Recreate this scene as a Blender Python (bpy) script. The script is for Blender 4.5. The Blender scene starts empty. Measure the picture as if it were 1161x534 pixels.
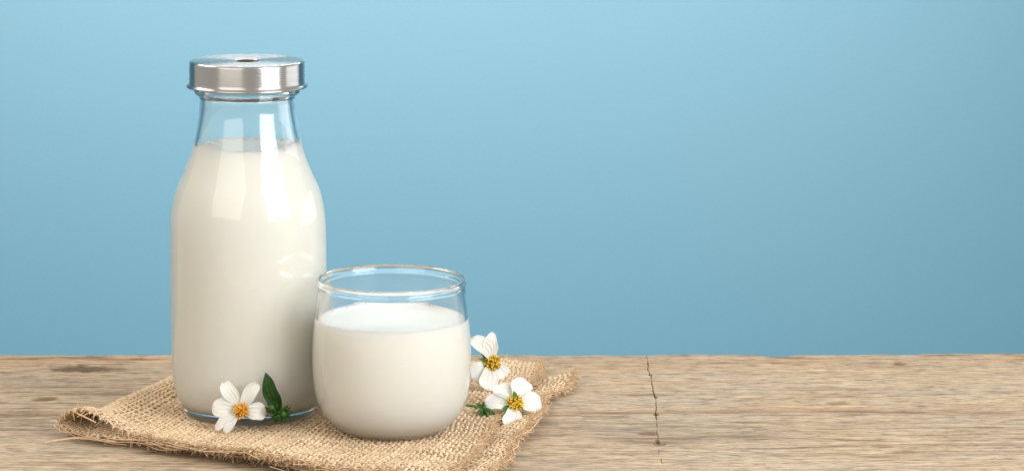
import bpy, math, random
import numpy as np
from mathutils import Vector, Matrix

random.seed(7)
rng = np.random.default_rng(11)
R = math.radians
scene = bpy.context.scene
col = scene.collection

# ------------------------------------------------------------------ camera
CAM_H, PITCH, F_PX, PX0, PY0 = 0.371, R(10.25), 3300.0, 420.0, 267.0
cam = bpy.data.cameras.new('camera')
cam_o = bpy.data.objects.new('camera', cam)
col.objects.link(cam_o)
cam_o.location = (0, 0, CAM_H)
cam_o.rotation_euler = (R(90) - PITCH, 0, 0)
cam.sensor_width = 36.0
cam.lens = 36.0 * F_PX / 1161.0
cam.shift_x = (580.5 - PX0) / 1161.0
cam.clip_start = 0.05
cam.clip_end = 30.0
cam.dof.use_dof = False
scene.camera = cam_o

# ------------------------------------------------------------------ world, exposure
w = bpy.data.worlds.new('World')
scene.world = w
w.use_nodes = True
w.node_tree.nodes['Background'].inputs[0].default_value = (1.0, 0.96, 0.89, 1)
w.node_tree.nodes['Background'].inputs[1].default_value = 0.64
scene.view_settings.view_transform = 'Standard'
scene.view_settings.look = 'None'
scene.view_settings.exposure = 0.0
scene.view_settings.gamma = 1.0
scene.cycles.use_denoising = True
scene.cycles.max_bounces = 16
scene.cycles.transmission_bounces = 14
scene.cycles.transparent_max_bounces = 16
scene.cycles.diffuse_bounces = 6
scene.cycles.glossy_bounces = 8
scene.cycles.sample_clamp_indirect = 8.0
scene.cycles.caustics_reflective = True
scene.cycles.caustics_refractive = True


# ------------------------------------------------------------------ studio lamps
def area(name, loc, target, sx, sy, power, colour=(1, 1, 1)):
    l = bpy.data.lights.new(name, 'AREA')
    l.shape = 'RECTANGLE'
    l.size, l.size_y = sx, sy
    l.energy = power
    l.color = colour
    o = bpy.data.objects.new(name, l)
    col.objects.link(o)
    o.location = loc
    d = Vector(target) - Vector(loc)
    o.rotation_euler = d.to_track_quat('-Z', 'Y').to_euler()
    return o


area('softbox_front_right', (0.80, 0.80, 0.62), (-0.03, 1.52, 0.06), 0.80, 0.86, 18.0, (0.98, 1.0, 1.01))
area('softbox_side_right', (1.15, 1.85, 0.20), (-0.03, 1.52, 0.08), 0.90, 0.34, 2.0, (0.98, 1.0, 1.01))
area('softbox_front_left', (-0.72, 0.42, 0.84), (-0.03, 1.52, 0.06), 1.25, 1.10, 10.0, (1.0, 0.92, 0.80))
area('softbox_key_back_left', (-0.62, 2.05, 0.95), (0.0, 1.50, 0.0), 0.40, 0.40, 6.5, (1.0, 0.95, 0.87))
area('strip_overhead', (0.20, 2.75, 0.85), (-0.02, 1.50, 0.10), 0.90, 0.20, 4.2, (1.0, 1.0, 1.0))
bl_ = area('softbox_backdrop', (0.0, 2.40, 0.66), (0.02, 3.30, 0.12), 1.5, 0.22, 9.3, (1.0, 0.555, 0.465))
bl_.data.spread = R(75)


# ------------------------------------------------------------------ helpers
def tag(o, label=None, cat=None, group=None, kind=None):
    if label: o['label'] = label
    if cat: o['category'] = cat
    if group: o['group'] = group
    if kind: o['kind'] = kind
    return o


def empty(name, loc):
    o = bpy.data.objects.new(name, None)
    o.empty_display_size = 0.01
    o.location = loc
    col.objects.link(o)
    return o


def mesh(name, v, f, mat=None, parent=None, smooth=True, origin=None):
    """v, f in world coordinates; parent is an unrotated Empty (its location is subtracted)."""
    v = np.asarray(v, dtype=np.float64)
    off = np.array(origin if origin is not None else (0, 0, 0), dtype=np.float64)
    p = parent
    while p is not None:
        off = off + np.array(p.location)
        p = p.parent
    m = bpy.data.meshes.new(name)
    v = v - off
    if isinstance(f, np.ndarray):
        n = f.shape[1]
        m.vertices.add(len(v)); m.vertices.foreach_set('co', v.astype(np.float32).ravel())
        m.loops.add(f.size); m.loops.foreach_set('vertex_index', f.astype(np.int32).ravel())
        m.polygons.add(len(f))
        m.polygons.foreach_set('loop_start', np.arange(0, f.size, n, dtype=np.int32))
        m.polygons.foreach_set('loop_total', np.full(len(f), n, dtype=np.int32))
        m.update(calc_edges=True)
    else:
        m.from_pydata([tuple(x) for x in v], [], f)
    if smooth:
        m.polygons.foreach_set('use_smooth', [True] * len(m.polygons))
    m.validate()
    o = bpy.data.objects.new(name, m)
    if mat: m.materials.append(mat)
    if origin is not None: o.location = origin
    if parent is not None: o.parent = parent
    col.objects.link(o)
    return o


def lathe(profile, cx, cy, seg=128, close=False):
    """profile in metres [(r, z)...]; ends with r==0 are capped by a fan."""
    v, f, rings = [], [], []
    for r, z in profile:
        if r < 1e-7:
            rings.append([len(v)]); v.append((cx, cy, z))
        else:
            rings.append(list(range(len(v), len(v) + seg)))
            for k in range(seg):
                a = 2 * math.pi * k / seg
                v.append((cx + r * math.cos(a), cy + r * math.sin(a), z))
    pairs = list(zip(rings[:-1], rings[1:]))
    if close: pairs.append((rings[-1], rings[0]))
    for a, b in pairs:
        for k in range(seg):
            k2 = (k + 1) % seg
            if len(a) == 1 and len(b) == 1: continue
            if len(a) == 1: f.append((a[0], b[k2], b[k]))
            elif len(b) == 1: f.append((a[k], a[k2], b[0]))
            else: f.append((a[k], a[k2], b[k2], b[k]))
    return v, f


def smooth_profile(pts, n=6):
    """Catmull-Rom through (r, z) points in mm -> metres."""
    out = []
    P = [pts[0]] + list(pts) + [pts[-1]]
    for i in range(1, len(P) - 2):
        p0, p1, p2, p3 = [np.array(P[i + k], float) for k in (-1, 0, 1, 2)]
        for j in range(n):
            t = j / n
            q = 0.5 * ((2 * p1) + (-p0 + p2) * t + (2 * p0 - 5 * p1 + 4 * p2 - p3) * t * t + (-p0 + 3 * p1 - 3 * p2 + p3) * t ** 3)
            out.append((max(q[0], 0) / 1000, q[1] / 1000))
    out.append((pts[-1][0] / 1000, pts[-1][1] / 1000))
    return out


def vnoise(x, y, seed):
    """smooth value noise, arrays x,y in lattice units, -1..1"""
    xi = np.floor(x).astype(np.int64); yi = np.floor(y).astype(np.int64)
    fx = x - xi; fy = y - yi
    fx = fx * fx * (3 - 2 * fx); fy = fy * fy * (3 - 2 * fy)
    def h(a, b):
        n = (a * 374761393 + b * 668265263 + seed * 1442695041) & 0x7fffffff
        n = (n ^ (n >> 13)) * 1274126177 & 0x7fffffff
        n = (n ^ (n >> 16)) * 974126177 & 0x7fffffff
        return (n % 100003) / 50001.5 - 1
    return ((h(xi, yi) * (1 - fx) + h(xi + 1, yi) * fx) * (1 - fy) + (h(xi, yi + 1) * (1 - fx) + h(xi + 1, yi + 1) * fx) * fy)


def tubes(lines, radii, sides=6, flat=None, normals=None, cap=True):
    """list of (N,3) arrays -> one set of verts/faces. flat=(a,b): elliptical section, normals per point."""
    V, F, base, U = [], [], 0, []
    ang = np.arange(sides) * 2 * math.pi / sides
    for i, L in enumerate(lines):
        L = np.asarray(L, float); n = len(L)
        T = np.gradient(L, axis=0); T /= np.linalg.norm(T, axis=1)[:, None] + 1e-12
        if normals is not None:
            N = normals[i]
        else:
            ref = np.array([0, 0, 1.0]) if abs(T[:, 2]).mean() < 0.8 else np.array([1.0, 0, 0])
            N = np.tile(ref, (n, 1))
        B = np.cross(T, N); B /= np.linalg.norm(B, axis=1)[:, None] + 1e-12
        N = np.cross(B, T)
        r = np.asarray(radii[i], float)
        if r.ndim == 0: r = np.full(n, float(r))
        fa, fb = flat if flat else (1, 1)
        ring = L[:, None, :] + (B[:, None, :] * np.cos(ang)[None, :, None] * fa + N[:, None, :] * np.sin(ang)[None, :, None] * fb) * r[:, None, None]
        V.append(ring.reshape(-1, 3))
        idx = base + np.arange(n * sides).reshape(n, sides)
        a = idx[:-1]; b = idx[1:]
        q = np.stack([a, np.roll(a, -1, 1), np.roll(b, -1, 1), b], -1).reshape(-1, 4)
        F.append(q); base += n * sides
        d = np.concatenate([[0], np.cumsum(np.linalg.norm(np.diff(L, axis=0), axis=1))])
        U.append(np.repeat(np.stack([d, np.full(n, random.random())], 1), sides, 0))
    return np.concatenate(V), np.concatenate(F), np.concatenate(U)


def set_attr(o, name, values):
    a = o.data.attributes.new(name, 'FLOAT', 'POINT')
    a.data.foreach_set('value', np.asarray(values, dtype=np.float32))


# ------------------------------------------------------------------ node helpers
def mat(name):
    m = bpy.data.materials.new(name)
    m.use_nodes = True
    nt = m.node_tree
    b = nt.nodes['Principled BSDF']
    return m, nt, b


def nd(nt, typ, **kw):
    n = nt.nodes.new(typ)
    for k, v in kw.items(): setattr(n, k, v)
    return n


def ramp(nt, fac, stops, interp='LINEAR'):
    r = nd(nt, 'ShaderNodeValToRGB')
    r.color_ramp.interpolation = interp
    e = r.color_ramp.elements
    while len(e) < len(stops): e.new(0.5)
    for el, (p, c) in zip(e, stops):
        el.position = p
        el.color = (c[0], c[1], c[2], 1) if hasattr(c, '__len__') else (c, c, c, 1)
    nt.links.new(fac, r.inputs[0])
    return r.outputs[0]


def noise(nt, vec, scale, detail=4, rough=0.6, dist=0.0, vscale=None, loc=(0, 0, 0)):
    if vscale is not None:
        mp = nd(nt, 'ShaderNodeMapping')
        mp.inputs['Scale'].default_value = vscale
        mp.inputs['Location'].default_value = loc
        nt.links.new(vec, mp.inputs[0]); vec = mp.outputs[0]
    n = nd(nt, 'ShaderNodeTexNoise')
    n.inputs['Scale'].default_value = scale
    n.inputs['Detail'].default_value = detail
    n.inputs['Roughness'].default_value = rough
    n.inputs['Distortion'].default_value = dist
    nt.links.new(vec, n.inputs['Vector'])
    return n.outputs[0]


def mixc(nt, fac, a, b, mode='MIX'):
    m = nd(nt, 'ShaderNodeMix', data_type='RGBA', blend_type=mode)
    for s, val in ((m.inputs[0], fac), (m.inputs[6], a), (m.inputs[7], b)):
        if hasattr(val, 'is_linked'): nt.links.new(val, s)
        elif hasattr(val, '__len__'): s.default_value = (val[0], val[1], val[2], 1)
        else: s.default_value = val
    return m.outputs[2]


def bump(nt, b, height, strength, dist):
    n = nd(nt, 'ShaderNodeBump')
    n.inputs['Strength'].default_value = strength
    n.inputs['Distance'].default_value = dist
    nt.links.new(height, n.inputs['Height'])
    nt.links.new(n.outputs[0], b.inputs['Normal'])


# ------------------------------------------------------------------ materials
# weathered wood
M_wood, nt, b = mat('weathered_wood')
tc = nd(nt, 'ShaderNodeTexCoord').outputs['Object']
geo_h0 = nd(nt, 'ShaderNodeAttribute', attribute_name='pit').outputs['Fac']
stain = nd(nt, 'ShaderNodeAttribute', attribute_name='stain').outputs['Fac']
crackd = nd(nt, 'ShaderNodeAttribute', attribute_name='crack').outputs['Fac']
warp = nd(nt, 'ShaderNodeTexCoord')
broad = noise(nt, tc, 1.0, 3, 0.55, 0.6, (3.5, 24.0, 1))
mid = noise(nt, tc, 1.0, 6, 0.72, 0.0, (17.0, 215.0, 1))
fine = noise(nt, tc, 1.0, 4, 0.75, 0.2, (85.0, 430.0, 1))
blotch = noise(nt, tc, 1.0, 4, 0.6, 0.3, (9.0, 18.0, 1), (3, 7, 0))
c1 = ramp(nt, broad, [(0.30, (0.27, 0.205, 0.15)), (0.50, (0.34, 0.275, 0.205)), (0.72, (0.37, 0.27, 0.175))])
c2 = ramp(nt, mid, [(0.30, (0.22, 0.160, 0.112)), (0.47, (0.34, 0.278, 0.21)), (0.68, (0.47, 0.40, 0.31))])
c = mixc(nt, 0.62, c1, c2)
grey = ramp(nt, blotch, [(0.40, 0.0), (0.72, 0.75)])
c = mixc(nt, grey, c, (0.30, 0.28, 0.25))
ff = ramp(nt, fine, [(0.36, 0.50), (0.49, 1.0), (0.65, 1.26)])
c = mixc(nt, 1.0, c, ff, 'MULTIPLY')
c = mixc(nt, 1.0, c, (1.12, 1.03, 0.905), 'MULTIPLY')
chk = noise(nt, tc, 1.0, 2, 0.5, 0.1, (12.0, 330.0, 1), (1.7, 4.2, 0))
chk = ramp(nt, chk, [(0.63, 0.0), (0.70, 0.8)])
c = mixc(nt, chk, c, (0.14, 0.090, 0.055))
c = mixc(nt, nd(nt, 'ShaderNodeAttribute', attribute_name='heart').outputs['Fac'], c, mixc(nt, 1.0, c, (1.02, 0.78, 0.58), 'MULTIPLY'))
c = mixc(nt, nd(nt, 'ShaderNodeAttribute', attribute_name='weathered').outputs['Fac'], c, mixc(nt, 1.0, c, (0.55, 0.56, 0.60), 'MULTIPLY'))
gm = nd(nt, 'ShaderNodeMath', operation='MULTIPLY'); gm.inputs[1].default_value = 1.25; gm.use_clamp = True
nt.links.new(geo_h0, gm.inputs[0]); geo_h = gm.outputs[0]
c = mixc(nt, geo_h, c, (0.13, 0.080, 0.045))
c = mixc(nt, stain, c, (0.115, 0.072, 0.040))
c = mixc(nt, crackd, c, (0.035, 0.022, 0.014))
nt.links.new(c, b.inputs['Base Color'])
b.inputs['Roughness'].default_value = 0.72
b.inputs['Specular IOR Level'].default_value = 0.25
bump(nt, b, mid, 0.6, 0.0012)

# blue backdrop
M_back, nt, b = mat('blue_backdrop_paper')
tc = nd(nt, 'ShaderNodeTexCoord').outputs['Object']
n1 = noise(nt, tc, 1.6, 3, 0.5)
n2 = noise(nt, tc, 260.0, 3, 0.6)
c = ramp(nt, n1, [(0.3, (0.118, 0.315, 0.438)), (0.7, (0.126, 0.325, 0.445))])
c = mixc(nt, 0.10, c, ramp(nt, n2, [(0.3, (0.09, 0.29, 0.40)), (0.7, (0.17, 0.40, 0.52))]))
nt.links.new(c, b.inputs['Base Color'])
b.inputs['Roughness'].default_value = 0.9
b.inputs['Specular IOR Level'].default_value = 0.15

# jute
def jute(name, dark, lightc):
    M, nt, b = mat(name)
    uv = nd(nt, 'ShaderNodeAttribute', attribute_name='along').outputs['Fac']
    rid = nd(nt, 'ShaderNodeAttribute', attribute_name='strand').outputs['Fac']
    tc = nd(nt, 'ShaderNodeTexCoord').outputs['Object']
    fib = noise(nt, tc, 1500.0, 3, 0.7)
    big = noise(nt, tc, 35.0, 3, 0.6)
    c = ramp(nt, fib, [(0.28, dark), (0.70, lightc)])
    tone = ramp(nt, rid, [(0.0, (0.80, 0.77, 0.72)), (0.5, (1.0, 1.0, 1.0)), (1.0, (1.12, 1.13, 1.14))])
    c = mixc(nt, 1.0, c, tone, 'MULTIPLY')
    tone2 = ramp(nt, big, [(0.3, (0.88, 0.85, 0.80)), (0.7, (1.06, 1.05, 1.05))])
    c = mixc(nt, 1.0, c, tone2, 'MULTIPLY')
    c = mixc(nt, 1.0, c, (1.27, 1.28, 1.29), 'MULTIPLY')
    nt.links.new(c, b.inputs['Base Color'])
    b.inputs['Roughness'].default_value = 0.85
    b.inputs['Specular IOR Level'].default_value = 0.15
    b.inputs['Sheen Weight'].default_value = 0.15
    bump(nt, b, fib, 0.6, 0.0004)
    return M
M_jute = jute('jute_thread', (0.33, 0.225, 0.13), (0.64, 0.50, 0.345))
M_fray = jute('jute_fibre', (0.31, 0.20, 0.11), (0.60, 0.44, 0.28))

# glass, milk, steel
def glass(name, ior=1.5, tint=(1, 1, 1), rough=0.0):
    M, nt, b = mat(name)
    b.inputs['Base Color'].default_value = (*tint, 1)
    b.inputs['Transmission Weight'].default_value = 1.0
    b.inputs['Roughness'].default_value = rough
    b.inputs['IOR'].default_value = ior
    return M, nt, b
M_glass, _, _ = glass('clear_bottle_glass', 1.48, (0.985, 0.995, 0.99))
M_tumbler, _, _ = glass('clear_tumbler_glass', 1.47, (0.995, 0.998, 0.998))

M_stipple, _, _ = glass('stippled_base_glass', 1.48, (0.99, 0.99, 0.985), 0.55)

M_milk, nt, b = mat('milk')
b.inputs['Base Color'].default_value = (0.975, 0.957, 0.868, 1)
b.inputs['Subsurface Weight'].default_value = 0.9
b.inputs['Subsurface Radius'].default_value = (1.0, 0.88, 0.68)
b.inputs['Subsurface Scale'].default_value = 0.010
b.inputs['Roughness'].default_value = 0.25
b.inputs['Specular IOR Level'].default_value = 0.35

M_steel, nt, b = mat('brushed_steel')
b.inputs['Metallic'].default_value = 1.0
b.inputs['Base Color'].default_value = (0.45, 0.443, 0.437, 1)
b.inputs['Roughness'].default_value = 0.27
b.inputs['Anisotropic'].default_value = 0.85
tg = nd(nt, 'ShaderNodeTangent', direction_type='RADIAL', axis='Z')
nt.links.new(tg.outputs[0], b.inputs['Tangent'])
b.inputs['Anisotropic Rotation'].default_value = 0.25
tc = nd(nt, 'ShaderNodeTexCoord').outputs['Object']
sep = nd(nt, 'ShaderNodeSeparateXYZ'); nt.links.new(tc, sep.inputs[0])
# concentric brush marks: noise over (radius, height)
ln = nd(nt, 'ShaderNodeVectorMath', operation='LENGTH')
mul = nd(nt, 'ShaderNodeVectorMath', operation='MULTIPLY'); mul.inputs[1].default_value = (1, 1, 0)
nt.links.new(tc, mul.inputs[0]); nt.links.new(mul.outputs[0], ln.inputs[0])
ang = nd(nt, 'ShaderNodeMath', operation='ARCTAN2')
nt.links.new(sep.outputs[1], ang.inputs[0]); nt.links.new(sep.outputs[0], ang.inputs[1])
cb = nd(nt, 'ShaderNodeCombineXYZ')
nt.links.new(ln.outputs['Value'], cb.inputs[0]); nt.links.new(sep.outputs[2], cb.inputs[1]); nt.links.new(ang.outputs[0], cb.inputs[2])
brush = noise(nt, cb.outputs[0], 1.0, 3, 0.7, 0, (5200, 5200, 2.5))
rr = ramp(nt, brush, [(0.3, 0.22), (0.7, 0.31)])
nt.links.new(rr, b.inputs['Roughness'])
bump(nt, b, brush, 0.10, 0.00004)

M_hole_shade, nt, b = mat('hole_shade_brown')  # dark brown standing in for the shade inside the lid hole
b.inputs['Base Color'].default_value = (0.05, 0.036, 0.022, 1)
b.inputs['Roughness'].default_value = 1.0
b.inputs['Specular IOR Level'].default_value = 0.05

# plants
M_petal, nt, b = mat('white_petal')
tc = nd(nt, 'ShaderNodeTexCoord').outputs['Object']
uvn = nd(nt, 'ShaderNodeAttribute', attribute_name='length').outputs['Fac']
c = ramp(nt, uvn, [(0.0, (0.70, 0.74, 0.48)), (0.25, (0.83, 0.83, 0.78)), (1.0, (0.88, 0.87, 0.85))])
nt.links.new(c, b.inputs['Base Color'])
b.inputs['Roughness'].default_value = 0.55
b.inputs['Specular IOR Level'].default_value = 0.3
b.inputs['Subsurface Weight'].default_value = 0.0
tr = nd(nt, 'ShaderNodeBsdfTranslucent'); nt.links.new(c, tr.inputs[0])
mx = nd(nt, 'ShaderNodeMixShader'); mx.inputs[0].default_value = 0.42
nt.links.new(b.outputs[0], mx.inputs[1]); nt.links.new(tr.outputs[0], mx.inputs[2])
nt.links.new(mx.outputs[0], nt.nodes['Material Output'].inputs[0])

def floret(name, stops):
    M, nt, b = mat(name)
    rid = nd(nt, 'ShaderNodeAttribute', attribute_name='tone').outputs['Fac']
    nt.links.new(ramp(nt, rid, stops), b.inputs['Base Color'])
    b.inputs['Roughness'].default_value = 0.6
    b.inputs['Specular IOR Level'].default_value = 0.3
    return M
M_orange = floret('orange_florets', [(0.0, (0.36, 0.13, 0.015)), (0.35, (0.72, 0.33, 0.02)), (0.8, (0.86, 0.50, 0.06)), (1.0, (0.90, 0.64, 0.22))])
M_yellow = floret('yellow_florets', [(0.0, (0.14, 0.06, 0.015)), (0.3, (0.50, 0.28, 0.02)), (0.7, (0.82, 0.56, 0.03)), (1.0, (0.88, 0.70, 0.12))])

def green(name, a, c_):
    M, nt, b = mat(name)
    tc = nd(nt, 'ShaderNodeTexCoord').outputs['Object']
    n = noise(nt, tc, 420.0, 4, 0.6)
    c = ramp(nt, n, [(0.3, a), (0.7, c_)])
    nt.links.new(c, b.inputs['Base Color'])
    b.inputs['Roughness'].default_value = 0.45
    b.inputs['Specular IOR Level'].default_value = 0.25
    bump(nt, b, n, 0.4, 0.0003)
    return M
M_leaf = green('leaf_green', (0.008, 0.035, 0.005), (0.022, 0.080, 0.010))
M_bud = green('bud_green', (0.020, 0.060, 0.012), (0.060, 0.130, 0.025))
M_sepal = green('sepal_green', (0.05, 0.13, 0.02), (0.14, 0.26, 0.06))

# ------------------------------------------------------------------ backdrop
bx0, bx1, by, bz0, bz1 = -2.6, 3.0, 3.30, -1.1, 1.5
pts = [(by, bz1)] + [(by, z) for z in np.linspace(bz1, bz0 + 0.4, 12)[1:]] 
for k in range(1, 9):
    a = k / 8 * math.pi / 2
    pts.append((by - 0.4 * (1 - math.cos(a)), bz0 + 0.4 * (1 - math.sin(a))))
pts.append((by - 1.0, bz0))
v, f = [], []
for i, (y, z) in enumerate(pts):
    v += [(bx0, y, z), (bx1, y, z)]
    if i: f.append((2 * i - 2, 2 * i - 1, 2 * i + 1, 2 * i))
bd = mesh('backdrop', v, f, M_back)
tag(bd, kind='structure', label='plain light blue paper backdrop sweep behind the wooden table', cat='backdrop')

# ------------------------------------------------------------------ table top
EDGE_Y = 1.6635
XC = 0.0
crack_path = np.array([(0.1626, 1.6750), (0.1611, 1.6537), (0.1584, 1.6193), (0.1582, 1.6037), (0.1573, 1.5819), (0.1563, 1.5607), (0.1548, 1.5379), (0.1529, 1.5158), (0.1507, 1.4905), (0.1490, 1.4659), (0.1462, 1.4350)])
x_coarse = np.concatenate([np.linspace(-0.75, -0.22, 60), np.arange(-0.2185, 0.14, 0.0013), np.arange(0.14, 0.172, 0.00025),
                           np.arange(0.172, 0.41, 0.0011), np.linspace(0.412, 0.85, 50)])
y_rows = np.concatenate([np.linspace(1.05, 1.385, 90), np.arange(1.3855, EDGE_Y, 0.00042), [EDGE_Y]])
X, Y = np.meshgrid(x_coarse, y_rows)
g = lambda sx, sy, s: vnoise(X * sx + 50, Y * sy + 50 + 0.35 * vnoise(X * 6 + 9, Y * 10 + 9, s + 77), s)
h = 0.35e-3 * g(8, 50, 1) + 0.30e-3 * g(14, 140, 2) + 0.22e-3 * g(36, 380, 3) + 0.14e-3 * g(90, 850, 4)
pit = g(20, 260, 5) * 0.55 + g(55, 560, 6) * 0.60 + 0.35 * g(6, 30, 8)
pit = np.clip((pit - 0.30) * 1.8, 0, 1)
h -= pit * 0.55e-3
h += 0.7e-3 * vnoise(X * 5, Y * 7, 9)
# board gradually lower to the very back edge, rounded and worn
edge = np.clip((EDGE_Y - Y) / 0.004, 0, 1)
h -= (1 - edge) ** 2 * (0.0016 + 0.0006 * vnoise(X * 90, Y * 0, 12))
h -= 0.0022 * np.clip(vnoise(X * 38, Y * 0, 13) - .45, 0, 1) * np.clip(1 - (EDGE_Y - Y) / 0.009, 0, 1) * 1.8
h -= 0.0012 * np.clip(vnoise(X * 120, Y * 0, 14) - .3, 0, 1) * np.clip(1 - (EDGE_Y - Y) / 0.005, 0, 1)
# the cross crack
cx = np.interp(Y.ravel(), crack_path[::-1, 1], crack_path[::-1, 0]).reshape(Y.shape)
cx = cx + 0.0002 * vnoise(Y * 240, Y * 0 + 3, 21) + 0.0003 * vnoise(Y * 90, Y * 0 + 5, 22)
wid = 0.00017 * (1 + 0.8 * vnoise(Y * 110, Y * 0, 23)) * np.clip((Y - 1.425) / 0.10, 0.25, 1)
d = np.abs(X - cx)
cr = np.clip(1.4 - d / wid, 0, 1)
knot_pts = [(0.1582, 1.6037, 0.0011, 0.0026), (0.1529, 1.5158, 0.0012, 0.003), (0.1596, 1.6352, 0.0006, 0.003), (0.1562, 1.5523, 0.0007, 0.003), (0.1481, 1.4585, 0.0012, 0.003)]
stain = np.zeros_like(X)
for kx, ky, rx, ry in knot_pts:
    q = ((X - kx) / rx) ** 2 + ((Y - ky) / ry) ** 2
    cr = np.maximum(cr, np.clip(1.5 - q, 0, 1) * 0.9)
h -= cr * 0.0030
# knots, worm slots and dark checks lying along the grain: (x, y, rx, ry, strength, depth)
spots = [(-0.1665, 1.6249, 0.015, 0.0052, 1.0, 0.0014), (-0.1519, 1.6193, 0.012, 0.003, 0.55, 0.0004), (-0.1775, 1.5503, 0.0055, 0.003, 0.85, 0.001), (0.3035, 1.6352, 0.0042, 0.0024, 1, 0.0018), (0.2772, 1.5927, 0.004, 0.002, 0.5, 0.0004), (0.2474, 1.6329, 0.005, 0.002, 0.35, 0.0003), (0.2537, 1.5379, 0.005, 0.0022, 0.6, 0.0004), (0.2602, 1.5138, 0.006, 0.0018, 0.6, 0.0004), (0.2786, 1.5607, 0.004, 0.002, 0.4, 0.0004), (0.1449, 1.4753, 0.004, 0.003, 0.8, 0.0008), (0.1489, 1.4549, 0.003, 0.003, 0.6, 0.0006), (0.1925, 1.4886, 0.012, 0.0025, 0.5, 0.0004), (0.2620, 1.4476, 0.006, 0.002, 0.6, 0.0006), (0.1270, 1.5099, 0.01, 0.003, 0.4, 0.0003), (-0.1886, 1.5138, 0.02, 0.003, 0.3, 0.0003), (-0.1359, 1.5607, 0.012, 0.003, 0.3, 0.0003)]
for kx, ky, rx, ry, s, dp in spots:
    q = (((X - kx) / (rx * 1.25)) ** 2 + ((Y - ky - 0.0012 * vnoise(X * 160, Y * 0, 31)) / (ry * 1.7)) ** 2) * (1 + 0.5 * vnoise(X * 300, Y * 500, 32))
    k = np.clip(1.25 - q, 0, 1)
    stain = np.maximum(stain, np.clip(k * 1.3, 0, 1) * s); h -= k * dp
# dark streaks along the grain
for ky, x0, x1, wy, s in [(1.5178, 0.1040, 0.3502, 0.004, 0.5), (1.4943, 0.0652, 0.3450, 0.0022, 0.35), (1.4585, 0.1183, 0.1729, 0.012, 0.42), (1.4622, 0.1049, 0.2189, 0.004, 0.45), (1.4828, 0.1294, 0.2034, 0.003, 0.3), (1.4457, 0.2165, 0.3343, 0.0022, 0.6), (1.4296, 0.0982, 0.3307, 0.003, 0.3), (1.4173, 0.0797, 0.1505, 0.003, 0.4), (1.4847, 0.2591, 0.3429, 0.0018, 0.5), (1.6081, 0.1698, 0.3702, 0.002, 0.25), (1.6375, 0.0915, 0.2948, 0.003, 0.2), (1.5971, -0.2084, -0.1141, 0.002, 0.4), (1.5755, -0.2057, -0.1224, 0.003, 0.4), (1.5544, -0.1934, -0.1257, 0.002, 0.5), (1.5339, -0.2005, -0.1337, 0.003, 0.35), (1.5138, -0.1980, -0.1509, 0.003, 0.45), (1.4905, -0.1951, -0.1672, 0.003, 0.35), (1.4659, -0.1920, -0.1646, 0.003, 0.4), (1.4350, -0.1881, -0.0985, 0.004, 0.4), (1.4139, -0.1855, -0.0751, 0.004, 0.4), (1.6467, -0.2146, -0.1175, 0.002, 0.3)]:
    fx = np.clip((X - x0) / .03 + .3, 0, 1) * np.clip((x1 - X) / .03 + .3, 0, 1)
    yy = Y - ky - .0035 * vnoise(X * 9 + ky * 50, Y * 0, 41) - .0008 * vnoise(X * 60, Y * 0, 42)
    k = 1.25 * np.exp(-(yy / (wy * .8)) ** 2) * fx * (0.45 + 0.75 * np.clip(vnoise(X * 45, Y * 420, 43) + .3, 0, 1))
    stain = np.maximum(stain, k * s)
top = np.stack([X, Y + (Y > EDGE_Y - 1e-6) * (0.0008 * vnoise(X * 14, Y * 0, 51) + 0.0004 * vnoise(X * 90, Y * 0, 52)), h], -1)
ny, nx = X.shape
th = 0.032
rows = [top]
def skirt(y_off, z):  # extra rows hanging from the back edge
    r = top[-1].copy(); r[:, 1] += y_off + 0.0005 * vnoise(r[:, 0] * 70, r[:, 0] * 0 + z * 400, 61); r[:, 2] = np.where(cr[-1] > .3, z - .001, z); return r[None]
rows += [skirt(.0006, -.0026), skirt(.0009, -.006), skirt(.0007, -.016), skirt(.0002, -th)]
fr = top[0].copy(); fr[:, 2] = -th
rows = [fr[None]] + rows
G = np.concatenate(rows)
ry, rx_ = G.shape[:2]
idx = np.arange(ry * rx_).reshape(ry, rx_)
F = np.stack([idx[:-1, :-1], idx[:-1, 1:], idx[1:, 1:], idx[1:, :-1]], -1).reshape(-1, 4)
F = np.concatenate([F, np.stack([idx[-1, :-1], idx[-1, 1:], idx[0, 1:], idx[0, :-1]], -1)])
tb = mesh('wooden_table', G.reshape(-1, 3), F, M_wood)
def padrow(a, fill=0):
    return np.concatenate([a[:1] * 0, a, np.tile(a[-1:] * fill, (4, 1))]).ravel()
set_attr(tb, 'pit', padrow(pit * 0.55, .5)); set_attr(tb, 'stain', padrow(stain)); set_attr(tb, 'crack', padrow(cr, 1))

heart = np.exp(-((Y - 1.640 - .006 * vnoise(X * 7, Y * 0, 45)) / .020) ** 2) * .55 + np.exp(-((Y - 1.521 - .003 * vnoise(X * 9, Y * 0, 46)) / .006) ** 2) * .6 * np.clip((X + .02) / .05, 0, 1)
heart *= .65 + .5 * vnoise(X * 13, Y * 160, 47)
grey_ = np.zeros_like(X)
for kx, ky, rx, ry, a_ in [(.125, 1.480, .05, .020, .75), (.185, 1.470, .04, .015, .55), (-.20, 1.49, .06, .03, .5), (.34, 1.47, .07, .04, .35), (-.17, 1.585, .05, .02, .3)]:
    grey_ = np.maximum(grey_, a_ * np.exp(-((X - kx) / rx) ** 2 - ((Y - ky) / ry) ** 2) * (.7 + .6 * vnoise(X * 50, Y * 330, 48)))
set_attr(tb, 'heart', padrow(np.clip(heart, 0, 1), 1)); set_attr(tb, 'weathered', padrow(np.clip(grey_, 0, 1), 1))
tag(tb, 'weathered grey brown wooden table top with a crack running across the grain', 'table')


def top_h(x, y): return 0.0

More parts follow.
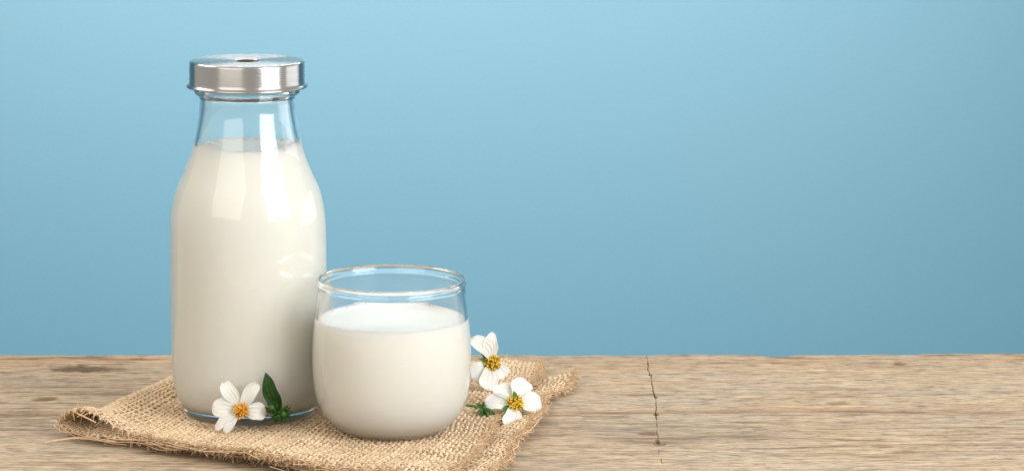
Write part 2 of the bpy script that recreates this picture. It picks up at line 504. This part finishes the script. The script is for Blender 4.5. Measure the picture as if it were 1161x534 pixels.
# ------------------------------------------------------------------ burlap cloth
A = np.array([-0.1610, 1.468]); B = np.array([-0.097, 1.630])
C1 = np.array([0.1010, 1.618]); D1 = np.array([0.0330, 1.345])
C2 = np.array([0.1120, 1.588]); D2 = np.array([0.0480, 1.345])
NS, NT = 80, 70          # threads across (running along t) and along
LOOP = 0.036
Z_LOW, Z_TOP = 0.0011, 0.0032


def sheet(side, s, t):
    """side +1 upper layer, -1 under layer. s 0..1 from the fold, t 0..1 front to back (values past 0..1 continue)."""
    s = np.asarray(s, float); t = np.asarray(t, float)
    C, D = (C1, D1) if side > 0 else (C2, D2)
    P = ((1 - t)[..., None] * A + t[..., None] * B)
    Q = ((1 - t)[..., None] * D + t[..., None] * C)
    L = np.linalg.norm(Q - P, axis=-1)
    s = s + (0.016 * vnoise(t * 8 + side, t * 0, 111) + .006 * vnoise(t * 26 + side, t * 0, 112)) * np.clip((s - .7) / .3, 0, 1.1)
    a = s * L
    LOOP = 0.030 + 0.026 * np.exp(-(np.clip(t, 0, 1) / 0.16) ** 2)
    q = np.clip(np.abs(a) / LOOP, 0, 1)
    hl = 0.0046 + 0.0100 * np.exp(-(np.clip(t, 0, 1) / 0.15) ** 2)
    rise = np.sin(np.clip(q * 2.0, 0, 1) * math.pi / 2)
    back = np.clip((q - 0.50) / 0.50, 0, 1); back = back * back * (3 - 2 * back)
    if side > 0:
        z = hl / 2 + (hl / 2) * rise
        z = z * (1 - back) + Z_TOP * back
    else:
        z = hl / 2 - (hl / 2 - Z_LOW) * rise
        z = z * (1 - back) + Z_LOW * back
    along = LOOP * (q ** 1.5 * 0.7 + .3 * q ** 3) + np.clip(np.abs(a) - LOOP, 0, None)
    along = np.where(s < 0, a, along)
    dirv = (Q - P) / L[..., None]
    XY = P + dirv * along[..., None]
    x, y = XY[..., 0], XY[..., 1]
    # sheet bends: edges wander a little
    x = x + 0.0016 * vnoise(x * 28, y * 28, 71 + side) + 0.0006 * vnoise(x * 90, y * 90, 72)
    y = y + 0.0022 * vnoise(x * 24 + 7, y * 24, 73 + side)
    if side > 0:
        # flat under the bottle and the glass, waves outside
        flat = np.minimum(np.clip((np.hypot(x + .0643, y - 1.507) - .038) / .02, 0, 1), np.clip((np.hypot(x - .011, y - 1.465) - .032) / .02, 0, 1))
        z = z + flat * (0.0011 * (1 + vnoise(x * 34, y * 30, 81)) * np.clip(q, 0, 1))
        z = z + 0.0024 * np.exp(-((t) / 0.10) ** 2) * np.clip(q, 0, 1) * np.clip((.8 - s) * 3, 0, 1)
        z = z + 0.0028 * np.exp(-(((s - 0.90) / 0.05) ** 2)) * flat * (0.6 + 0.4 * vnoise(t * 7, t * 0, 82))
        z = z + 0.0032 * np.exp(-((t - .03) / 0.07) ** 2) * np.clip((s - .45) * 4, 0, 1) * (1 + vnoise(s * 9, s * 0, 83)) * .6
        z = z + 0.0015 * np.exp(-(((s * 1.0 - t * .35 - .52) / .03) ** 2)) * flat
    else:
        z = z + 0.0034 * np.exp(-((t) / 0.10) ** 2) * np.clip(q, 0, 1) * np.clip((.8 - s) * 3, 0, 1)
        z = z + 0.0024 * np.clip((s - 0.93) * 14, 0, 1) * (1 + vnoise(t * 9, t * 0, 84))
    return np.stack([x, y, z], -1)


def normal_at(side, s, t):
    e = 0.003
    p = sheet(side, s, t); ps = sheet(side, s + e, t); pt_ = sheet(side, s, t + e)
    n = np.cross(ps - p, pt_ - p); n /= np.linalg.norm(n, axis=-1)[..., None] + 1e-12
    n[n[..., 2] < -0.2] *= 1
    return n if side > 0 else n


lines, norms, rads = [], [], []
frays = []
AMP = 0.00060
for side in (1, -1):
    smax, tmin, tmax = 1.0, 0.0, 1.0
    # weft: constant t, running along s
    for j in range(NT):
        t0 = (j + 0.5) / NT
        ex = rng.uniform(0.001, 0.016)
        n = NS * 4
        s = np.linspace(0.0, 1.0 + ex, n)
        tt = t0 + 0.0022 * vnoise(s * 16 + j * 3.3, s * 0 + j, 91) + 0.0010 * vnoise(s * 60, s * 0 + j * 1.7, 92)
        p = sheet(side, s, tt); nn = normal_at(side, s, tt)
        ph = np.sin(math.pi * (s * NS - 0.0) + (math.pi if j % 2 else 0))
        p = p + nn * (AMP * ph)[:, None]
        lines.append(p); norms.append(nn)
        rr = 0.00080 * (1 + 0.16 * vnoise(s * 50, s * 0 + j * 2.1, 93) + 0.12 * rng.uniform(-1, 1))
        rr[-3:] *= (0.9, 0.7, 0.4)
        rads.append(rr)
    # warp: constant s, running along t
    for i in range(NS):
        s0 = (i + 0.5) / NS
        e0, e1 = rng.uniform(0.0, 0.014, 2)
        n = NT * 4
        t = np.linspace(-e0, 1 + e1, n)
        ss = s0 + 0.0018 * vnoise(t * 16 + i * 3.1, t * 0 + i, 94) + 0.0008 * vnoise(t * 60, t * 0 + i * 1.3, 95)
        p = sheet(side, ss, t); nn = normal_at(side, ss, t)
        ph = -np.sin(math.pi * s0 * NS) * np.cos(math.pi * (t * NT - 0.5)) 
        p = p + nn * (AMP * ph)[:, None]
        lines.append(p); norms.append(nn)
        rr = 0.00086 * (1 + 0.16 * vnoise(t * 50, t * 0 + i * 2.3, 96) + 0.12 * rng.uniform(-1, 1))
        rr[:3] *= (0.4, 0.7, 0.9); rr[-3:] *= (0.9, 0.7, 0.4)
        rads.append(rr)
V, F, U = tubes(lines, rads, sides=7, flat=(1.0, 0.60), normals=norms)
V[:, 2] = np.maximum(V[:, 2], 0.0002)
cloth = empty('burlap_cloth', (-0.03, 1.48, 0.0))
tag(cloth, 'frayed beige burlap cloth folded double under the milk bottle and the tumbler', 'cloth')
wv = mesh('woven_cloth', V, F, M_jute, cloth)
set_attr(wv, 'along', U[:, 0]); set_attr(wv, 'strand', U[:, 1])

# loose fibres: tufts along the cut edges and fuzz over the surface
hl, hr = [], []
def hair(p0, d, length, curl, rad, n=7, gz=0.4):
    p = np.array(p0, float); d = np.array(d, float); d /= np.linalg.norm(d)
    axis = rng.normal(size=3); axis /= np.linalg.norm(axis)
    pts = [p.copy()]
    for k in range(n):
        d = d + curl * np.cross(axis, d) / n * 1.0 + rng.normal(size=3) * 0.10
        d[2] -= gz / n * 0.5
        d /= np.linalg.norm(d)
        p = p + d * length / n
        if p[2] < 0.0006: p[2] = 0.0006 + rng.uniform(0, .0003)
        pts.append(p.copy())
    hl.append(np.array(pts)); hr.append(np.linspace(rad, rad * 0.45, len(pts)))

for side in (1, -1):
    for (kind, cnt) in (('front', 1500), ('right', 1700), ('back', 300)):
        par = rng.uniform(0, 1, cnt)
        if kind == 'front': s, t = par, np.full(cnt, 0.004)
        elif kind == 'right': s, t = np.full(cnt, 0.996), par
        else: s, t = par, np.full(cnt, 0.996)
        p = sheet(side, s, t)
        e = 0.01
        if kind == 'front': o = p - sheet(side, s, t + e)
        elif kind == 'right': o = p - sheet(side, s - e, t)
        else: o = p - sheet(side, s, t - e)
        o /= np.linalg.norm(o, axis=1)[:, None]
        tang = np.cross(o, (0, 0, 1))
        for k in range(cnt):
            if kind == 'front' and par[k] < .22 and rng.uniform() < .8: continue
            dv = o[k] + tang[k] * rng.normal() * 0.8 + np.array([0, 0, rng.normal() * 0.45])
            hair(p[k] + np.array([0, 0, rng.uniform(-.0008, .0010)]), dv, abs(rng.normal(.0034, .0016)) + .001, rng.normal() * 2.2, rng.uniform(.00008, .00020))
# thick frayed yarn ends
for side in (1, -1):
    for kind in ('front', 'right'):
        par = (np.arange(NT if kind == 'right' else NS) + .5) / (NT if kind == 'right' else NS)
        for q in par:
            s, t = (np.array([q]), np.array([0.0])) if kind == 'front' else (np.array([1.0]), np.array([q]))
            e = .01
            p = sheet(side, s, t)[0]
            o = p - (sheet(side, s, t + e)[0] if kind == 'front' else sheet(side, s - e, t)[0])
            o /= np.linalg.norm(o)
            for m_ in range(1 if (kind == 'front' and q < .2) else 4):
                hair(p + rng.normal(size=3) * .0004, o + rng.normal(size=3) * .35, rng.uniform(.0025, .0065), rng.normal() * 1.5, rng.uniform(.00025, .00050))
# long loose threads lying along the cut front edge
for k in range(26):
    s0 = rng.uniform(0.0, .8); L_ = rng.uniform(.06, .25); t_ = rng.uniform(-.045, .0)
    s = np.linspace(s0, min(s0 + L_, 1.02), 22)
    p = sheet(1 if k % 2 else -1, s, np.full(22, t_) + .012 * vnoise(s * 14 + k * 5, s * 0, 101))
    p[:, 2] += .0006 + .0016 * (vnoise(s * 22 + k * 3, s * 0, 102))
    p[:, 2] = np.maximum(p[:, 2], .0008)
    hl.append(p); hr.append(np.full(22, rng.uniform(.00018, .00042)))
for k in range(18):
    t0 = rng.uniform(0.0, .8); L_ = rng.uniform(.08, .25)
    t = np.linspace(t0, min(t0 + L_, 1.0), 20)
    p = sheet(1 if k % 2 else -1, 1.0 + .012 * rng.uniform(0, 1) + .008 * vnoise(t * 14 + k * 5, t * 0, 103), t)
    p[:, 2] = np.maximum(p[:, 2] + .0003 + .0010 * (vnoise(t * 22 + k * 3, t * 0, 104)), .0008)
    hl.append(p); hr.append(np.full(20, rng.uniform(.00018, .00036)))
# surface fuzz
cnt = 2600
s = rng.uniform(0, 1, cnt); t = rng.uniform(0, 1, cnt)
p = sheet(1, s, t)
ok = (np.hypot(p[:, 0] + .0643, p[:, 1] - 1.507) > .045) & (np.hypot(p[:, 0] - .011, p[:, 1] - 1.465) > .043)
for k in np.nonzero(ok)[0]:
    a = rng.uniform(0, 2 * math.pi)
    hair(p[k] + np.array([0, 0, .0007]), (math.cos(a), math.sin(a), rng.uniform(.1, .7)), rng.uniform(.001, .0045), rng.normal() * 2.5, rng.uniform(.00004, .00009), n=5, gz=1.2)
V, F, U = tubes(hl, hr, sides=4)
fr = mesh('frayed_edge', V, F, M_fray, cloth)
set_attr(fr, 'along', U[:, 0]); set_attr(fr, 'strand', U[:, 1])
# one stiff straw end poking out at the folded corner
pl = [np.array([(-0.1670, 1.4375, .0010), (-.164, 1.4385, .0016), (-.160, 1.441, .0016), (-.153, 1.4425, .0022), (-.143, 1.439, .0030), (-.13, 1.432, .003)])]
pl[0][:, 1] += .012
V, F, U = tubes(pl, [np.array([.0003, .0005, .0006, .0006, .0006, .0005])], sides=6)
st = mesh('loose_thread', V, F, M_fray, cloth)
set_attr(st, 'along', U[:, 0]); set_attr(st, 'strand', U[:, 1])

# ------------------------------------------------------------------ milk bottle
BX, BY, B0 = -0.0643, 1.507, 3.6       # base height in mm, resting on the cloth
outer = [(0, 7.4), (16, 6.8), (25, 5.4), (30, 4.1), (31.8, B0 + .1), (33.2, B0), (34.6, B0 + .5), (35.3, B0 + 2.0), (35.7, 7.6), (36.8, 10.4), (38.7, 14.2), (40.4, 20.9), (41.0, 28), (41.2, 38), (41.3, 55), (41.3, 73), (41.2, 86), (41.1, 94.2),
         (40.7, 106.5), (39.6, 115.4), (37.1, 124.4), (33.9, 131.4), (29.9, 141.7), (28.2, 148.7), (26.8, 155.6), (25.4, 164), (24.9, 169.6), (25.2, 172.4), (26.8, 173.6), (27.6, 175.0), (27.1, 176.6), (26.4, 178.6), (26.4, 188)]
inner = [(23.6, 188), (23.2, 179), (22.4, 174.7), (22.3, 169.6), (22.9, 163), (24.4, 155.6), (26.0, 148.7), (27.7, 141.7), (31.9, 131.4), (35.1, 124.4), (37.6, 115.4), (38.7, 106.5), (39.1, 94), (39.3, 73), (39.2, 50), (39.0, 35), (38.5, 25), (37.5, 18.5), (35.6, 13.4), (32.8, 10.4), (28.0, 9.0), (23, 9.2), (13, 10.2), (0, 10.8)]
po, pi_ = smooth_profile(outer, 4), smooth_profile(inner, 4)
bottle = empty('milk_bottle', (BX, BY, B0 / 1000))
tag(bottle, 'tall clear glass bottle filled with white milk under a brushed steel lid', 'bottle')
v, f = lathe(po + pi_, BX, BY, 160)
bg = mesh('bottle_glass', v, f, M_glass, bottle)
bg.data.materials.append(M_stipple)      # bottles have a stippled underside
vz = np.array(v); n_out = len(po)
for p in bg.data.polygons:
    if max(vz[i][2] for i in p.vertices) < .0078 and max(math.hypot(vz[i][0] - BX, vz[i][1] - BY) for i in p.vertices) < .0336: p.material_index = 1
# milk: follows the inner wall, 0.15 mm into the glass
mi = [(r + (0.00015 if r > 0 else 0), z - (0.00015 if z < .012 else 0)) for r, z in reversed(pi_)]
LV = 0.1465
mi = [q for q in mi if q[1] < LV]
rl = np.interp(LV, [q[1] for q in reversed(pi_)], [q[0] for q in reversed(pi_)]) + .00015
prof = mi + [(rl, LV), (rl - .0002, LV + .0016), (rl - .0009, LV + .0010), (rl - .0020, LV + .0001), (rl * .8, LV - .0002), (rl * .5, LV - .0002), (0, LV - .0002)]
v, f = lathe(prof, BX, BY, 160)
v = np.array(v)
rad = np.hypot(v[:, 0] - BX, v[:, 1] - BY); an = np.arctan2(v[:, 1] - BY, v[:, 0] - BX)
up = v[:, 2] > LV + .0005
v[up, 2] += 0.0021 * np.clip(vnoise(an[up] * 3.2 + 20, an[up] * 0, 201) + .3 * vnoise(an[up] * 11 + 20, an[up] * 0, 202), -.6, 1)
mesh('milk', v, f, M_milk, bottle)
# bubbles at the milk line
bl = []
def ball(c, r, seg=8, rings=6, squash=1.0):
    vv, ff = [], []
    for i in range(rings + 1):
        th_ = math.pi * i / rings
        for k in range(seg):
            a = 2 * math.pi * k / seg
            vv.append((c[0] + r * math.sin(th_) * math.cos(a), c[1] + r * math.sin(th_) * math.sin(a), c[2] + squash * r * math.cos(th_)))
    for i in range(rings):
        for k in range(seg):
            k2 = (k + 1) % seg
            ff.append((i * seg + k, (i + 1) * seg + k, (i + 1) * seg + k2, i * seg + k2))
    return vv, ff
def join(items):
    V, F, n = [], [], 0
    for vv, ff in items:
        V += list(vv); F += [tuple(i + n for i in q) for q in ff]; n += len(vv)
    return V, F

bub = []
def bubbles(cx_, cy_, rl_, lv, n, seed):
    rg = np.random.default_rng(seed); it = []
    for k in range(n):
        a = rg.uniform(0, 2 * math.pi); r = rg.uniform(.0003, .0009)
        q = rl_ - r * .6 - abs(rg.normal(0, .0012))
        it.append(ball((cx_ + q * math.cos(a), cy_ + q * math.sin(a), lv), r, 10, 8, .8))
    return join(it)
v, f = bubbles(BX, BY, rl, LV + .0003, 46, 301)
mesh('bubbles', v, f, M_milk, bottle)

lid = [(6.05, 188.87), (6.05, 190.44), (6.34, 190.73), (7.81, 190.88), (28.11, 191.12), (29.38, 190.92), (29.96, 190.34), (30.06, 189.66), (30.16, 180.87), (30.26, 179.7), (30.65, 178.92), (31.52, 178.43), (31.82, 177.94), (31.62, 177.36), (30.94, 177.16), (29.87, 177.46), (29.28, 178.14), (29.28, 188.39)]
lid = [(r / 1000, z / 1000) for r, z in lid]
v, f = lathe(lid, BX, BY, 160, close=True)
ld = mesh('lid', v, f, M_steel, bottle)
v, f = lathe([(0.0, 0.18712), (0.02196, 0.18712), (0.02196, 0.18829), (0.00586, 0.18829), (0.00590, 0.19055), (0.0053, 0.19075), (0, 0.19070)], BX, BY, 64)
mesh('hole_shade_plug', v, f, M_hole_shade, ld)  # added dark plug that makes the open lid hole look shaded
# keep the lid's own axis at its object origin
ld['label'] = 'brushed steel screw lid with a small round hole in its top'
sm = ld.modifiers.new('bevel', 'BEVEL'); sm.width = .0002; sm.segments = 2; sm.limit_method = 'ANGLE'; sm.angle_limit = R(35)

# ------------------------------------------------------------------ tumbler of milk
GX, GY, G0 = 0.0109, 1.465, 3.6
outer = [(0, 5.8), (12, 5.2), (18, 4.0), (20.5, G0), (22.5, G0 + .2), (26.5, G0 + 1.8), (30.5, G0 + 4.6), (34.3, G0 + 8.6), (37.4, 17.0), (39.2, 23.0), (40.4, 30.7), (40.9, 40), (40.9, 46), (40.5, 54), (39.7, 62), (38.9, 70), (38.1, 77), (37.9, 79.2), (38.2, 80.6), (38.7, 81.8), (38.5, 83.1), (37.6, 83.9), (36.9, 83.9)]
inner = [(36.0, 83.2), (35.6, 82.0), (35.8, 80.8), (36.2, 79.5), (36.4, 77), (37.2, 70), (38.0, 62), (38.7, 54), (39.2, 46), (39.2, 40), (38.7, 31), (37.5, 23.6), (35.6, 18.2), (32.5, 13.6), (28.4, 10.6), (23, 8.6), (12, 8.2), (0, 8.4)]
po, pi_ = smooth_profile(outer, 4), smooth_profile(inner, 4)
tumbler = empty('milk_tumbler', (GX, GY, G0 / 1000))
tag(tumbler, 'short round clear glass tumbler nearly full of white milk', 'glass')
v, f = lathe(po + pi_, GX, GY, 160)
mesh('tumbler_glass', v, f, M_tumbler, tumbler)
LV = 0.0628
mi = [(r + (0.00015 if r > 0 else 0), z - (0.00015 if z < .01 else 0)) for r, z in reversed(pi_)]
mi = [q for q in mi if q[1] < LV]
rl = np.interp(LV, [q[1] for q in reversed(pi_)], [q[0] for q in reversed(pi_)]) + .00015
prof = mi + [(rl, LV), (rl - .0003, LV + .0008), (rl - .0010, LV + .0002), (rl - .0025, LV - .0003), (rl * .8, LV - .0004), (rl * .5, LV - .0004), (0, LV - .0004)]
v, f = lathe(prof, GX, GY, 160)
mesh('milk', v, f, M_milk, tumbler)


v, f = bubbles(GX, GY, rl, LV - .0001, 26, 302)
mesh('bubbles', v, f, M_milk, tumbler)

# ------------------------------------------------------------------ flowers and greens
def spot(px, py, y):
    """point at true depth y that the photograph shows at (px, py)"""
    a = PITCH + math.atan((py - PY0) / F_PX)
    z = CAM_H - y * math.tan(a)
    d = y * math.cos(PITCH) + (CAM_H - z) * math.sin(PITCH)
    return np.array([(px - PX0) / F_PX * d, y, z])


def petal(parent, c, tip, width, nrm, bow=0.15, cup=0.15, notch=0.03, base_w=0.22, peak=0.62, curl=0.0, name='petal', m=None, thick=.00013, side_shift=0.0, blunt=0.35, point=False):
    c = np.array(c, float); tip = np.array(tip, float); nrm = np.array(nrm, float)
    ax = tip - c; L = np.linalg.norm(ax); ax /= L
    nrm = nrm - ax * nrm.dot(ax); nrm /= np.linalg.norm(nrm)
    sd = np.cross(ax, nrm)
    NU, NV = 20, 17
    v, f, at = [], [], []
    for i in range(NU + 1):
        u = i / NU
        # obovate outline
        if u < peak: ww = base_w + (1 - base_w) * math.sin(u / peak * math.pi / 2) ** 1.3
        else:
            x = (u - peak) / (1 - peak); ww = max(0.02, (1 - x ** 1.7) if point else (1 - x ** (2.0 + 2 * blunt)) ** 0.5)
        for j in range(NV):
            s = (j / (NV - 1)) * 2 - 1
            sw = s * (1 + .07 * math.sin(u * 11 + c[0] * 9e3 + tip[0] * 7e3) * (1 if s > 0 else -.7))
            uu = u - notch * u ** 6 * (0.6 * math.cos(s * math.pi * 3) + 0.4)
            off = bow * math.sin(u * math.pi) * L + curl * u ** 3 * L
            z = off - cup * (width / 2) * ww * (s * s) * -1 + (0.00022 * math.cos(s * math.pi * 4)) * math.sin(min(1, u * 1.15) * math.pi) + 0.0005 * math.sin(u * 9 + width * 3e3) * s
            p = c + ax * (uu * L) + sd * (sw * ww * width / 2 + side_shift * L * math.sin(u * math.pi)) + nrm * z
            v.append(p); at.append(u)
    n = NV
    for i in range(NU):
        for j in range(n - 1):
            f.append((i * n + j, i * n + j + 1, (i + 1) * n + j + 1, (i + 1) * n + j))
    o = mesh(name, v, f, m or M_petal, parent)
    set_attr(o, 'length', at)
    so = o.modifiers.new('thickness', 'SOLIDIFY'); so.thickness = thick; so.offset = 0
    return o


def frame(n):
    n = np.array(n, float); n /= np.linalg.norm(n)
    a = np.cross(n, (0, 0, 1)); a /= np.linalg.norm(a)
    return n, a, np.cross(a, n)


def floret_disc(parent, c, n, r, count, h, fr, length, material, spread=0.55, seed=1, name='flower_centre'):
    rg = np.random.default_rng(seed)
    n, a, b_ = frame(n)
    L, Rr, tones = [], [], []
    for k in range(count):
        q = math.sqrt((k + .5) / count); th_ = k * 2.39996 + rg.normal() * .15
        base = c + (a * math.cos(th_) + b_ * math.sin(th_)) * r * q * .82 + n * h * (1 - q * q) * .8
        d = n + (a * math.cos(th_) + b_ * math.sin(th_)) * q * spread * 2 + rg.normal(size=3) * .12
        d /= np.linalg.norm(d)
        ll = length * rg.uniform(.75, 1.25)
        L.append(np.array([base - n * .0008, base + d * ll * .45, base + d * ll * .85, base + d * ll]))
        Rr.append(np.array([.7, .8, 1.15, .5]) * fr * rg.uniform(.8, 1.2))
        tones.append(rg.uniform(0, 1))
    V, F, _ = tubes(L, Rr, sides=6)
    T = np.repeat(tones, 4 * 6)
    # mound under the florets
    bv, bf = ball((0, 0, 0), 1.0, 14, 8)
    bv = np.array(bv)
    bv = c + (bv[:, :1] * a + bv[:, 1:2] * b_) * r * .86 + bv[:, 2:] * n * h * .75
    F = [tuple(x) for x in F] + [tuple(i + len(V) for i in q) for q in bf]
    # floret tips
    items_v = [V, bv]; nv = len(V) + len(bv); tt = [T, np.full(len(bv), .12)]
    for k in range(count):
        cc = L[k][3]
        vv, ff = ball(cc, fr * 1.25, 6, 4)
        items_v.append(np.array(vv)); F += [tuple(i + nv for i in q) for q in ff]; nv += len(vv)
        tt.append(np.full(len(vv), min(1, tones[k] * .8 + .2)))
    o = mesh(name, np.concatenate(items_v), F, material, parent)
    set_attr(o, 'tone', np.concatenate(tt))
    return o


def stem(parent, pts, r, m=M_sepal, name='stem'):
    P = np.array(pts, float); t = np.linspace(0, 1, len(P)); q = np.linspace(0, 1, 24)
    L = np.stack([np.interp(q, t, P[:, k]) for k in range(3)], 1)
    for _ in range(4): L[1:-1] = (L[:-2] + 2 * L[1:-1] + L[2:]) / 4
    V, F, _u = tubes([L], [r], sides=8)
    n = len(V)
    F = [tuple(x) for x in F] + [tuple(range(8)), tuple(range(n - 8, n))]
    return mesh(name, V, F, m, parent)


# flower leaning on the bottle -------------------------------------------------
yc = 1.4600
c = spot(273, 465, yc)
fl = empty('bottle_flower', (c[0], c[1], 0.0042)); fl.name = 'white_flower'
tag(fl, 'white flower with an orange centre leaning on the foot of the milk bottle', 'flower', 'white flowers on the burlap')
N1 = (0.05, -0.96, 0.28)
bc = c + np.array([0, .0012, 0])
petal(fl, bc, spot(252.5, 433.0, yc + .0025), .0076, N1, bow=.06, cup=.18, peak=.66)
petal(fl, bc, spot(240.0, 461.5, yc + .001), .0100, N1, bow=.10, cup=.12, peak=.62)
petal(fl, bc, spot(244.0, 487.0, yc - .003), .0050, (0, -.90, .40), bow=.12, base_w=.15, cup=.10, peak=.55, side_shift=.05)
petal(fl, bc, spot(254.5, 491.0, yc - .004), .0044, (0, -.90, .40), bow=.12, base_w=.15, cup=.10, peak=.60)
petal(fl, bc, spot(292.0, 434.0, yc + .0025), .0072, N1, bow=.05, cup=.22, peak=.60, side_shift=-.04)
petal(fl, bc, spot(302.0, 467.5, yc + .000), .0092, N1, bow=.14, cup=.14, peak=.66)
floret_disc(fl, c + np.array([0, -.0006, 0]), N1, .0036, 62, .0022, .00030, .0019, M_orange, seed=3)
stem(fl, [c + np.array([.000, .001, -.001]), c + np.array([.003, .0025, -.002]), c + np.array([.010, .003, -.003])], .0005)

# green sprig beside it ----------------------------------------------------------
ys = 1.4590
sp = empty('leaf_sprig', (spot(316, 470, ys)[0], ys, 0.0042))
tag(sp, 'dark green sprig with one upright leaf and buds against the bottle foot', 'sprig')
lc = spot(317.5, 466, ys + .003)
petal(sp, lc, spot(301.0, 422.0, ys + .007), .0096, (-.45, -.85, .1), bow=.06, cup=.22, notch=0, base_w=.30, peak=.45, point=True, name='leaf', m=M_leaf, thick=.0003, blunt=0.0)
def bud(parent, c, r, d, k=9, m=M_bud, seed=0, name='bud', flen=1.3):
    rg = np.random.default_rng(seed)
    n, a, b_ = frame(d)
    items = []
    vv, ff = ball((0, 0, 0), 1.0, 12, 8); vv = np.array(vv)
    vv = c + (vv[:, :1] * a + vv[:, 1:2] * b_) * r + vv[:, 2:] * n * r * 1.15
    V = [vv]; F = [tuple(q) for q in ff]; nn = len(vv)
    L, Rr = [], []
    for i in range(k):
        th_ = 2 * math.pi * i / k + rg.normal() * .15
        e = a * math.cos(th_) + b_ * math.sin(th_)
        L.append(np.array([c + e * r * .55 - n * r * .7, c + e * r * 1.15, c + e * r * 1.5 + n * r * flen * .6, c + e * r * 1.45 + n * r * flen]))
        Rr.append(np.array([.35, .42, .36, .12]) * r)
    tv, tf, _ = tubes(L, Rr, sides=6)
    V.append(tv); F += [tuple(int(i) + nn for i in q) for q in tf]
    return mesh(name, np.concatenate(V), F, m, parent)
bud(sp, spot(308.5, 462.5, ys - .001), .0020, (-.2, -.8, .5), 8, seed=4)
bud(sp, spot(320.5, 469.5, ys - .002), .0022, (.5, -.8, .1), 9, seed=5)
bud(sp, spot(313.5, 472.5, ys - .002), .0016, (-.1, -.9, -.1), 7, seed=6)
bud(sp, spot(325.0, 464.5, ys + .001), .0013, (.7, -.4, .5), 6, seed=7)
stem(sp, [spot(303, 466, ys + .004), spot(311, 468, ys + .002), spot(318, 468, ys + .001), spot(317.5, 464, ys + .004)], .0007, M_bud)

# upper right flower, half behind the tumbler -------------------------------------
yc = 1.5480
c = spot(558, 411.5, yc)
fl = empty('white_flower', (c[0], c[1], 0.0042))
tag(fl, 'white flower with a yellow centre standing upright just right of the tumbler', 'flower', 'white flowers on the burlap')
N2 = (0.22, -0.88, 0.35)
bc = c + np.array([0, .0015, 0])
petal(fl, bc, spot(535, 383.0, yc + .000), .0096, N2, bow=.22, cup=.15, peak=.62, curl=-.10, side_shift=.10)
petal(fl, bc, spot(557.5, 376.0, yc + .002), .0088, N2, bow=.10, cup=.25, peak=.55, blunt=-.4, side_shift=-.10)
petal(fl, bc, spot(534, 428.0, yc - .004), .0115, N2, bow=.10, cup=.10, peak=.70)
petal(fl, bc, spot(551, 442.0, yc - .010), .0104, N2, bow=.06, cup=.10, peak=.70, blunt=.6)
petal(fl, bc, spot(572, 428.0, yc - .003), .0096, N2, bow=.08, cup=.12, peak=.66, blunt=.4)
floret_disc(fl, c, N2, .0042, 70, .0030, .00036, .0017, M_yellow, seed=5)
for q in ((543.5, 407), (546, 401), (547.5, 419)):
    petal(fl, bc + np.array([0, .0010, 0]), spot(*q, yc - .002), .0026, N2, bow=.10, cup=.3, notch=0, base_w=.4, peak=.45, name='sepal', m=M_sepal, thick=.0004, blunt=0)
stem(fl, [c + np.array([0, .002, 0]), c + np.array([-.004, .008, -.004]), c + np.array([-.016, .010, -.0125]), c + np.array([-.040, .008, -.0128])], .0006)

# lower right flower ----------------------------------------------------------------
yc = 1.4950
c = spot(583.5, 457.5, yc)
fl = empty('white_flower', (c[0], c[1], 0.0042))
tag(fl, 'white flower with a yellow centre lying near the frayed right edge of the burlap', 'flower', 'white flowers on the burlap')
N3 = (0.30, -0.72, 0.62)
bc = c + np.array([0, .0015, -.0004])
petal(fl, bc, spot(563, 436.0, yc + .010), .0112, N3, bow=.08, cup=.14, peak=.66, blunt=.4)
petal(fl, bc, spot(596, 430.5, yc + .012), .0112, N3, bow=.06, cup=.16, peak=.68, blunt=.2, side_shift=-.06)
petal(fl, bc, spot(614, 458.0, yc + .004), .0125, N3, bow=.08, cup=.14, peak=.72, blunt=.5)
petal(fl, bc, spot(579.0, 485.0, yc - .012), .0108, N3, bow=.06, cup=.10, peak=.80, blunt=1.0)
petal(fl, bc, spot(549.5, 457.0, yc + .002), .0100, N3, bow=.12, cup=.16, peak=.62, blunt=.3)
floret_disc(fl, c, N3, .0042, 70, .0030, .00036, .0018, M_yellow, seed=8)
for q in ((568, 466), (571, 470), (582, 443)):
    petal(fl, bc + np.array([0, .0002, -.0003]), spot(*q, yc - .003), .0024, N3, bow=.10, cup=.3, notch=0, base_w=.4, peak=.45, name='sepal', m=M_sepal, thick=.0004, blunt=0)
stem(fl, [c + np.array([0, .002, -.002]), c + np.array([.003, .008, -.0045]), c + np.array([.006, .014, -.006])], .0006)

# calyx sprig between tumbler and flower -----------------------------------------------
yb = 1.4930
c = spot(548, 461.5, yb)
cs = empty('seed_head', (c[0], c[1], 0.0042))
tag(cs, 'small green spiky seed head on the burlap beside the tumbler', 'seed head')
rg = np.random.default_rng(9)
L, Rr = [], []
for i, (px, py) in enumerate([(540.5, 470.5), (544.5, 473.5), (549.5, 475), (554, 473), (558, 470), (561.5, 468.5), (538, 462), (541, 457.5), (548.3, 455.5)]):
    tp = spot(px, py, yb - .004 + .0012 * (i % 3))
    m_ = (c + tp) / 2 + np.array([0, -.0006, .0006])
    L.append(np.array([c, m_, c + (tp - c) * .85, tp])); Rr.append(np.array([.0005, .00065, .0008, .0003]))
V, F, _ = tubes(L, Rr, sides=7)
bv, bf = ball(c, .0017, 10, 8)
F = [tuple(int(k) for k in q) for q in F] + [tuple(i + len(V) for i in q) for q in bf]
mesh('bracts', np.concatenate([V, np.array(bv)]), F, M_bud, cs)
stem(cs, [c, spot(541, 460.5, yb + .002), spot(529, 459.0, yb + .006)], .0007, M_sepal)
